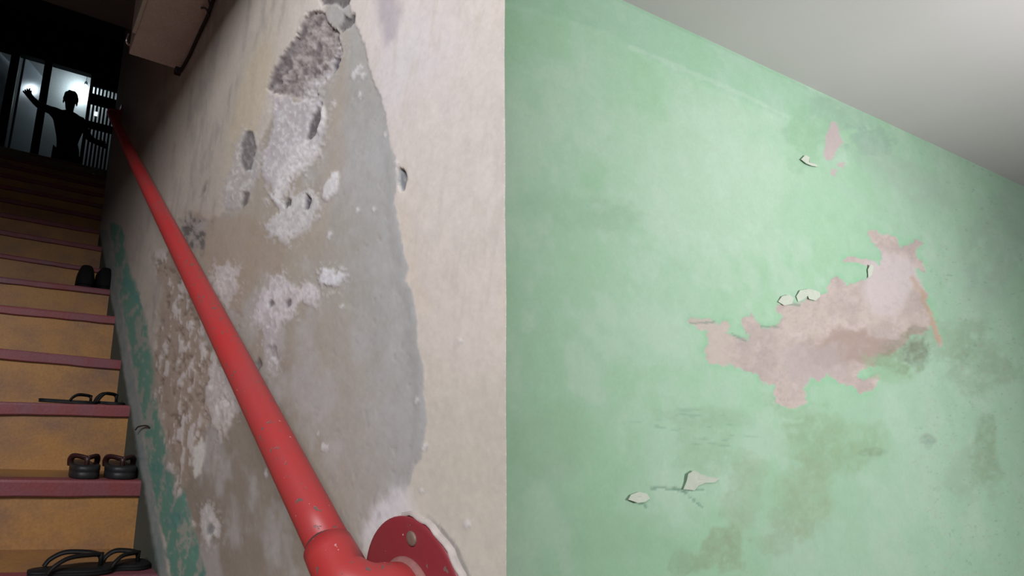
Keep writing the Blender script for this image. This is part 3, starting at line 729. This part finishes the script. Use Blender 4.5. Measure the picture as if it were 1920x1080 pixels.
lp = [onX(x_, y_, .352) for x_, y_ in ((392, 30), (386, 16), (374, 14), (368, 4), (370, -8), (384, -10), (392, 2), (393, 18), (388, 28))]
o = bm_obj('cable_loop', tube_bm(bez(lp, 8), .0028, 8), M_cable, cab, True); o.location = (-.366, -1.6, -1.14)
e0 = onX(335, 133, .366)
o = bm_obj('cable_clip', box_bm((e0[0]-.014, e0[1]-.01, e0[2]-.012), (e0[0]+.008, e0[1]+.012, e0[2]+.010), .003), M_cable, cab); o.location = (-.366, -1.6, -1.14)
tw = [onX(x_, y_, D-h) for x_, y_, h in ((254, 806, .012), (258, 801, .012), (264, 799, .008), (272, 798, .006), (279, 800, .003), (281, 803, -.001))]
tag(bm_obj('wire', tube_bm(bez(tw, 6), .0022, 8), M_cable, None, True), 'short bent black wire end poking out at the wall foot', 'wire')

# ------------------------------------------------------------------ footwear
def sole_mesh(L, Wd, H, heel=0.0, n=28, toe_w=1.0, sq=.6):
    """foot-shaped slab, length along +Y (toe), from z=0 to H"""
    out = []
    for i in range(n):
        a = 2*math.pi*i/n; y = math.sin(a)*L/2
        t = (y/L+.5)
        w = Wd/2*(.80+.26*sstep(.25, .75, np.array(t))*toe_w-.16*math.exp(-((t-.42)/.16)**2))
        out.append((math.copysign(abs(math.cos(a))**sq, math.cos(a))*float(w), math.copysign(abs(math.sin(a))**.9, y)*L/2))
    bm = bmesh.new(); rings = []
    for z, s in ((0, .96), (.15*H, 1.0), (.45*H, .985), (.52*H, .97), (.6*H, 1.0), (.9*H, 1.0), (H, .95)):
        rings.append([bm.verts.new((x*s, y*s, z + heel*(.5-y/L)*(z/H))) for x, y in out])
    for a, b in zip(rings, rings[1:]):
        for k in range(n): bm.faces.new((a[k], a[(k+1) % n], b[(k+1) % n], b[k]))
    bm.faces.new(rings[0][::-1]); bm.faces.new(rings[-1])
    return bm
def strap_bm(pts, w, t, up):
    return tube_bm(bez(pts, 8), w, 10, flat=t/w, up=up)
def flip_flop(loc, rz, label, L=.24, Wd=.088, H=.016, strap_h=.035, sw=.0055, sole=M_rubber, strap=M_strap, heel=0.0, back=-.04, toe=.06):
    """thong sandal: sole, two straps from the sides (at y = back) to the toe post (at y = toe)"""
    root = empty('flip_flop', loc, (0, 0, rz)); tag(root, label, 'sandal')
    bm_obj('sole', sole_mesh(L, Wd, H, heel), sole, root, True)
    zt = H+strap_h; sp = toe-back
    for sx in (-1, 1):
        p = [(sx*Wd*.42, back, H*.8), (sx*Wd*.44, back+sp*.12, H+strap_h*.5), (sx*Wd*.36, back+sp*.38, zt), (sx*Wd*.17, back+sp*.78, zt), (0, toe, H+strap_h*.86)]
        bm_obj('strap', strap_bm(p, sw*1.5, sw, (0, 0, 1)), strap, root, True)
    bm_obj('toe_post', tube_bm([(0, toe+.002, H*.7), (0, toe+.001, H+strap_h*.5), (0, toe-.001, H+strap_h*.98)], [sw*1.25, sw*1.1, sw*1.9], 10), strap, root, True)
    return root
R_ = math.radians
# lowest step: two black sandals lying sideways with tall strap loops
flip_flop((.185, 1.345, tilt_z(0, .185)), R_(-86), 'black thong sandal with a long tall strap loop, lowest visible step, farther from wall', .185, .070, .012, .026, .0046, back=-.055, toe=.062)
flip_flop((.310, 1.375, tilt_z(0, .310)), R_(-80), 'black thong sandal tucked against the wall on the lowest visible step', .12, .066, .012, .022, .0046, back=-.045, toe=.030)
# second step: chunky pair seen end on
flip_flop((.226, 1.668, tilt_z(1, .226)), R_(181), 'chunky charcoal flip-flop with maroon straps, the one of its pair farther from wall', .20, .084, .035, .020, .0060, M_sole_grey, M_strap_red, back=.005, toe=.066)
flip_flop((.327, 1.668, tilt_z(1, .318)), R_(178), 'chunky charcoal flip-flop with maroon straps, the one of its pair beside the wall', .20, .090, .035, .020, .0060, M_sole_grey, M_strap_red, back=.005, toe=.066)
# third step: flat pair lying sideways
flip_flop((.185, 1.885, tilt_z(2, .185)), R_(-96), 'flat thin black flip-flop lying sideways on the third step, farther from the wall', .185, .08, .012, .018, .0042, back=.005, toe=.068)
flip_flop((.320, 1.90, tilt_z(2, .320)), R_(-88), 'thin black flip-flop with a raised strap loop, third step, touching the wall', .10, .07, .010, .026, .0045, back=-.045, toe=.02)
# sixth step: a pair of closed dark slippers standing toe out
def clog(loc, rz, label, Wd=.080):
    root = empty('slipper', loc, (0, 0, rz)); tag(root, label, 'slipper')
    bm_obj('sole', sole_mesh(.24, Wd, .022), M_felt, root, True)
    bm = bmesh.new(); n = 16; rings = []
    for t in np.linspace(0, 1, 14):
        y = .121-.135*t; w = Wd*.5*min(1, .45+(t*4)**.7*.6); h = .034+.078*min(1, (t*3.2)**.6)
        ring = []
        for a in np.linspace(0, math.pi, n):
            c_ = math.copysign(abs(math.cos(a))**.55, math.cos(a)); ring.append(bm.verts.new((w*c_*(1-.06*math.sin(a)), y, .012+(h-.008)*max(0, math.sin(a))**.65)))
        rings.append(ring)
    bm.faces.new(rings[0])
    for a, b in zip(rings, rings[1:]):
        for k in range(n-1): bm.faces.new((a[k], a[k+1], b[k+1], b[k]))
    o = bm_obj('upper', bm, M_felt, root, True); md = o.modifiers.new('thick', 'SOLIDIFY'); md.thickness = .004
    return root
clog((.262, 2.695, tilt_z(5, .262)), math.radians(180), 'closed black slipper standing toe out on the upper step, away from wall')
clog((.348, 2.695, tilt_z(5, .348)), math.radians(183), 'closed black slipper standing toe out on the upper step, against the wall', .074)
# small pale bottle near the top of the stair
q = onY(175, 326, Y0+13*GO+.1); zb = Z0+13*RI
bt = empty('bottle', (q[0], Y0+13*GO+.1, zb)); tag(bt, 'tiny pale bottle standing near the top of the dark stair', 'bottle')
def lathe_z(prof, n=20):
    bm = bmesh.new(); rings = [[bm.verts.new((r*math.cos(2*math.pi*k/n), r*math.sin(2*math.pi*k/n), z)) for k in range(n)] for r, z in prof]
    for a, b in zip(rings, rings[1:]):
        for k in range(n): bm.faces.new((a[k], a[(k+1) % n], b[(k+1) % n], b[k]))
    bm.faces.new(rings[0][::-1]); bm.faces.new(rings[-1]); return bm
bm_obj('bottle_body', lathe_z([(.013, 0), (.014, .004), (.014, .042), (.007, .052), (.006, .058)]), M_pale, bt, True)
bm_obj('cap', lathe_z([(.0075, .056), (.0075, .068), (.006, .070)]), M_chrome, bt, True)

# ------------------------------------------------------------------ far end: partition, lit room, grille
def Pp(x_, y_): p = onY(x_, y_, YP); return p[0], p[2]
zt = onY(110, 125, YP)[2]
xd0 = onY(93, 160, YP)[0]; xd1 = onY(170, 150, YP)[0]            # main doorway
xp0 = onY(36, 120, YP)[0]; xp1 = onY(82, 130, YP)[0]             # middle opening
xl1 = onY(22, 100, YP)[0]                                        # left opening ends here
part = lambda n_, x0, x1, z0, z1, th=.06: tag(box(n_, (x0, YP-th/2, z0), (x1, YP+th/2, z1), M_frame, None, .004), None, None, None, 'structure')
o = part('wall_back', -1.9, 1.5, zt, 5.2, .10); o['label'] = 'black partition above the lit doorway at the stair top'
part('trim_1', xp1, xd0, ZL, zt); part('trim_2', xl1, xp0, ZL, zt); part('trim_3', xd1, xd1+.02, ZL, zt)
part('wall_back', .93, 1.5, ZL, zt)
# lit room
tag(box('wall_back', (-1.9, YB, ZL), (1.5, YB+.08, 5.2), M_back), 'pale wall of the lit room beyond the doorway', kind='structure')
tag(box('wall_left', (-1.98, YL, ZL-.1), (-1.9, YB, 5.2), M_dark_plaster), 'dark side of the landing', kind='structure')
tag(box('wall_right', (1.42, 3.3, -.2), (1.5, YB, 5.2), M_dark_plaster), 'dark far side of the landing', kind='structure')
tag(box('ceiling', (-1.9, CE, 4.95), (1.5, YB+.1, 5.05), M_dark_plaster), 'black ceiling over the landing', kind='structure')
# two glossy pale door leaves swung open into the lit room, seen through the openings left of the doorway
M_leaf = simple('glossy_pale_leaf', (.30, .34, .36), .22, noise=.06, scale=30)
for n_, (cx, cy, nx, ny, w, lab) in enumerate(((-.30, 7.10, .84, -.54, .50, 'pale glossy door leaf swung open left of the bright doorway'), (-.64, 7.10, .82, -.57, .44, 'pale glossy door leaf cut by the photo edge, farthest from the grille'))):
    lf = bm_obj('door_%d' % (n_+1), box_bm((-w/2, -.018, 0), (w/2, .018, zt-ZL+.05), .004), M_leaf); lf.location = (cx, cy, ZL+.005); lf.rotation_euler = (0, 0, math.atan2(nx, -ny))
    tag(lf, lab, kind='structure')
    hd = bm_obj('door_handle', tube_bm([(w*.36, -.02, 1.0), (w*.36, -.05, 1.0), (w*.30, -.055, 1.0), (w*.2, -.055, 1.0)], .008, 8), M_chrome, lf, True)
# iron grille right of the doorway
gz1 = onY(200, 158, YP)[2]; gz0 = ZL+.05
gr = empty('iron_grille', (.6, YP, ZL)); tag(gr, 'dark iron bar grille right of the bright doorway', 'grille')
gx0, gx1 = xd1+.02, .93; goff = (-.6, -YP, -ZL)
def gpart(name, bm, mat=M_bar):
    o = bm_obj(name, bm, mat, gr); o.location = goff; return o
nb_ = 11
for i in range(nb_):
    x_ = gx0+.012+(gx1-gx0-.02)*i/(nb_-1)
    gpart('bar', box_bm((x_-.0135, YP-.012, gz0), (x_+.0135, YP+.012, zt), .004))
zr1a, zr1b = onY(200, 182, YP)[2], onY(200, 200, YP)[2]
for (a, b) in ((zt-.14, zt+.0), (zr1b-.02, zr1a-.01), (onY(190, 246, YP)[2], onY(190, 233, YP)[2]), (gz0, gz0+.62)):
    gpart('rail', box_bm((gx0, YP-.018, min(a, b)), (gx1, YP+.018, max(a, b)), .003))
il = onY(180, 213, YP-.03)
lk = bm_obj('glow_plate', box_bm((-.024, -.01, -.032), (.024, .0, .032), .004), emit('plate_glow', (.9, .97, 1.0), 1.0), None); lk.location = (il[0], YP-.018, il[2])  # glowing plate added for a white spot of unknown source
tag(lk, 'small glowing white rectangle on the dark iron grille', 'lamp')
# bulb
bl = onY(160, 166, YB-.13)
lb = empty('light_bulb', tuple(bl)); tag(lb, 'bare bulb glaring white behind the silhouetted person', 'lamp')
bm_obj('bulb', lathe_z([(.006, -.06), (.03, -.05), (.042, -.025), (.042, 0), (.032, .028), (.018, .048), (.016, .06)]), emit('bulb_glow', (.86, .94, 1.0), 40), lb, True)
bm_obj('socket', lathe_z([(.02, .055), (.022, .06), (.022, .10), (.012, .115), (.004, .12)]), M_frame, lb, True)
bm_obj('flex', tube_bm([(0, 0, .115), (.004, .02, .5), (0, 0, 4.95-bl[2])], .004, 8), M_cable, lb, True)
pl = bpy.data.lights.new('bulb_light', 'POINT'); pl.energy = 6; pl.color = (.70, .88, 1.0); pl.shadow_soft_size = .05
po = bpy.data.objects.new('bulb_light', pl); COL.objects.link(po); po.location = (bl[0]-.03, bl[1]-.055, bl[2])

# ------------------------------------------------------------------ the person in the doorway
PY = 6.5
def pp(x_, y_, dy=0.0): return Vector(onY(x_, y_, PY+dy))
def skin_obj(name, verts, edges, radii, root_i, mat, parent, levels=2):
    me = bpy.data.meshes.new(name); me.from_pydata([tuple(v) for v in verts], edges, []); me.update()
    o = bpy.data.objects.new(name, me); COL.objects.link(o); o.parent = parent
    sk = o.modifiers.new('skin', 'SKIN'); sk.use_smooth_shade = True
    sv = me.skin_vertices[0].data
    for i, r in enumerate(radii):
        rr = r if hasattr(r, '__len__') else (r, r); sv[i].radius = rr; sv[i].use_root = (i == root_i)
    sb = o.modifiers.new('sub', 'SUBSURF'); sb.levels = levels; sb.render_levels = levels
    me.materials.append(mat); return o
head = pp(132, 190)
nk = Vector((head.x+.005, PY, head.z-.15)); ch = Vector((nk.x+.015, PY, nk.z-.14)); pel = Vector((nk.x+.04, PY+.02, ZL+.86))
sR = Vector((nk.x-.135, PY, nk.z-.055)); sL = Vector((nk.x+.155, PY, nk.z-.085))
eR = pp(72, 197, .02); wR = pp(57, 182, .06); hR = pp(53, 176, .07)
eL = Vector((sL.x+.12, PY-.04, sL.z-.22)); wL = Vector((eL.x+.10, PY+.05, eL.z+.02)); hL = wL+Vector((.05, .03, .01))
person = empty('person', (pel.x, PY, ZL)); tag(person, 'dark silhouetted person in the doorway with one arm stretched to the post', 'person')
V, E_, Rr = [], [], []
def av(p, r, link=None):
    V.append(Vector(p)-person.location); Rr.append(r)
    if link is not None: E_.append((link, len(V)-1))
    return len(V)-1
i_pel = av(pel, (.13, .10)); i_wst = av(pel.lerp(ch, .45), (.115, .085), i_pel); i_ch = av(ch, (.14, .095), i_wst); i_nk = av(nk, .052, i_ch)
i_jaw = av(head+Vector((0, -.02, -.05)), (.058, .062), i_nk); i_hd = av(head+Vector((0, .0, .02)), (.075, .088), i_jaw); i_cr = av(head+Vector((0, .01, .075)), (.055, .065), i_hd)
def arm(s, e, w, h, side):
    a = av(s, .058, i_ch); b = av(e, .046, a); c = av(w, .036, b); d = av(h, (.062, .042), c)
    dr = (h-w).normalized(); lat = dr.cross(Vector((0, 1, 0))).normalized()
    for k, (o_, L) in enumerate(((-.027, .062), (-.009, .072), (.009, .068), (.027, .052))):
        k0 = av(h+lat*o_*1.2+dr*.035, .012, d); k1 = av(h+lat*o_*1.5+dr*(.035+L*.5)+Vector((.01, .010, .006)), .0115, k0); av(h+lat*o_*1.6+dr*(.03+L*.8)+Vector((.02, .030, .01)), .010, k1)
    t0 = av(h-lat*.036*side+dr*.0, .010, d); av(h-lat*.058*side+dr*.035, .008, t0)
arm(sR, eR, wR, hR, 1); arm(sL, eL, wL, hL, -1)
for sx in (-1, 1):
    hp = av(pel+Vector((sx*.085, 0, -.06)), .085, i_pel); kn = av((pel.x+sx*.10, PY-.02, ZL+.47), .056, hp); an = av((pel.x+sx*.11, PY+.02, ZL+.085), .038, kn)
    av((pel.x+sx*.125, PY-.13, ZL+.035), (.038, .028), an)
skin_obj('body', V, E_, Rr, i_pel, M_skin, person)
# shirt and trousers: slightly larger shells over the same skeleton
V, E_, Rr = [], [], []
i0 = av(pel+Vector((0, 0, -.12)), (.158, .124)); i1 = av(pel.lerp(ch, .45), (.140, .108), i0); i2 = av(ch, (.160, .112), i1); i3 = av(nk+Vector((0, 0, -.04)), .066, i2)
for s_, e_ in ((sR, eR), (sL, eL)):
    a = av(s_, .070, i2); av(s_.lerp(e_, .55), .058, a)
skin_obj('shirt', V, E_, Rr, 0, M_shirt, person)
V, E_, Rr = [], [], []
i0 = av(pel+Vector((0, 0, .03)), (.138, .112))
for sx in (-1, 1):
    hp = av(pel+Vector((sx*.088, 0, -.07)), .096, i0); kn = av((pel.x+sx*.10, PY-.02, ZL+.47), .074, hp); av((pel.x+sx*.11, PY+.02, ZL+.10), .066, kn)
skin_obj('trousers', V, E_, Rr, 0, M_trouser, person)
# hair cap, eyes, nose, mouth, ears
hc = head+Vector((0, 0, .03))-person.location
bm = bmesh.new(); bmesh.ops.create_uvsphere(bm, u_segments=24, v_segments=16, radius=1)
for v in list(bm.verts):
    if v.co.z < -.25 or (v.co.y < -.55 and v.co.z < .25): bm.verts.remove(v)
for v in bm.verts:
    k = 1+.05*math.sin(9*v.co.x+5*v.co.z)+.04*math.sin(13*v.co.y); v.co = Vector((v.co.x*.092*k, v.co.y*.106*k+.008, v.co.z*.098*k+.012))+hc
bm_obj('hair', bm, M_hair, person, True)
for sx in (-1, 1):
    bm = bmesh.new(); bmesh.ops.create_uvsphere(bm, u_segments=12, v_segments=8, radius=.011)
    for v in bm.verts: v.co += hc+Vector((sx*.03, -.078, -.03))
    bm_obj('eye', bm, M_rubber, person, True)
    bm = bmesh.new(); bmesh.ops.create_uvsphere(bm, u_segments=12, v_segments=8, radius=1)
    for v in bm.verts: v.co = Vector((v.co.x*.011, v.co.y*.018, v.co.z*.031))+hc+Vector((sx*.079, .0, -.045))
    bm_obj('ear', bm, M_skin, person, True)
bm_obj('nose', tube_bm([hc+Vector((0, -.082, -.03)), hc+Vector((0, -.094, -.05)), hc+Vector((0, -.102, -.065)), hc+Vector((0, -.086, -.072))], [.007, .010, .014, .008], 10), M_skin, person, True)
bm_obj('mouth', tube_bm([hc+Vector((-.022, -.079, -.093)), hc+Vector((0, -.086, -.092)), hc+Vector((.022, -.079, -.093))], [.003, .007, .003], 8), M_strap_red, person, True)
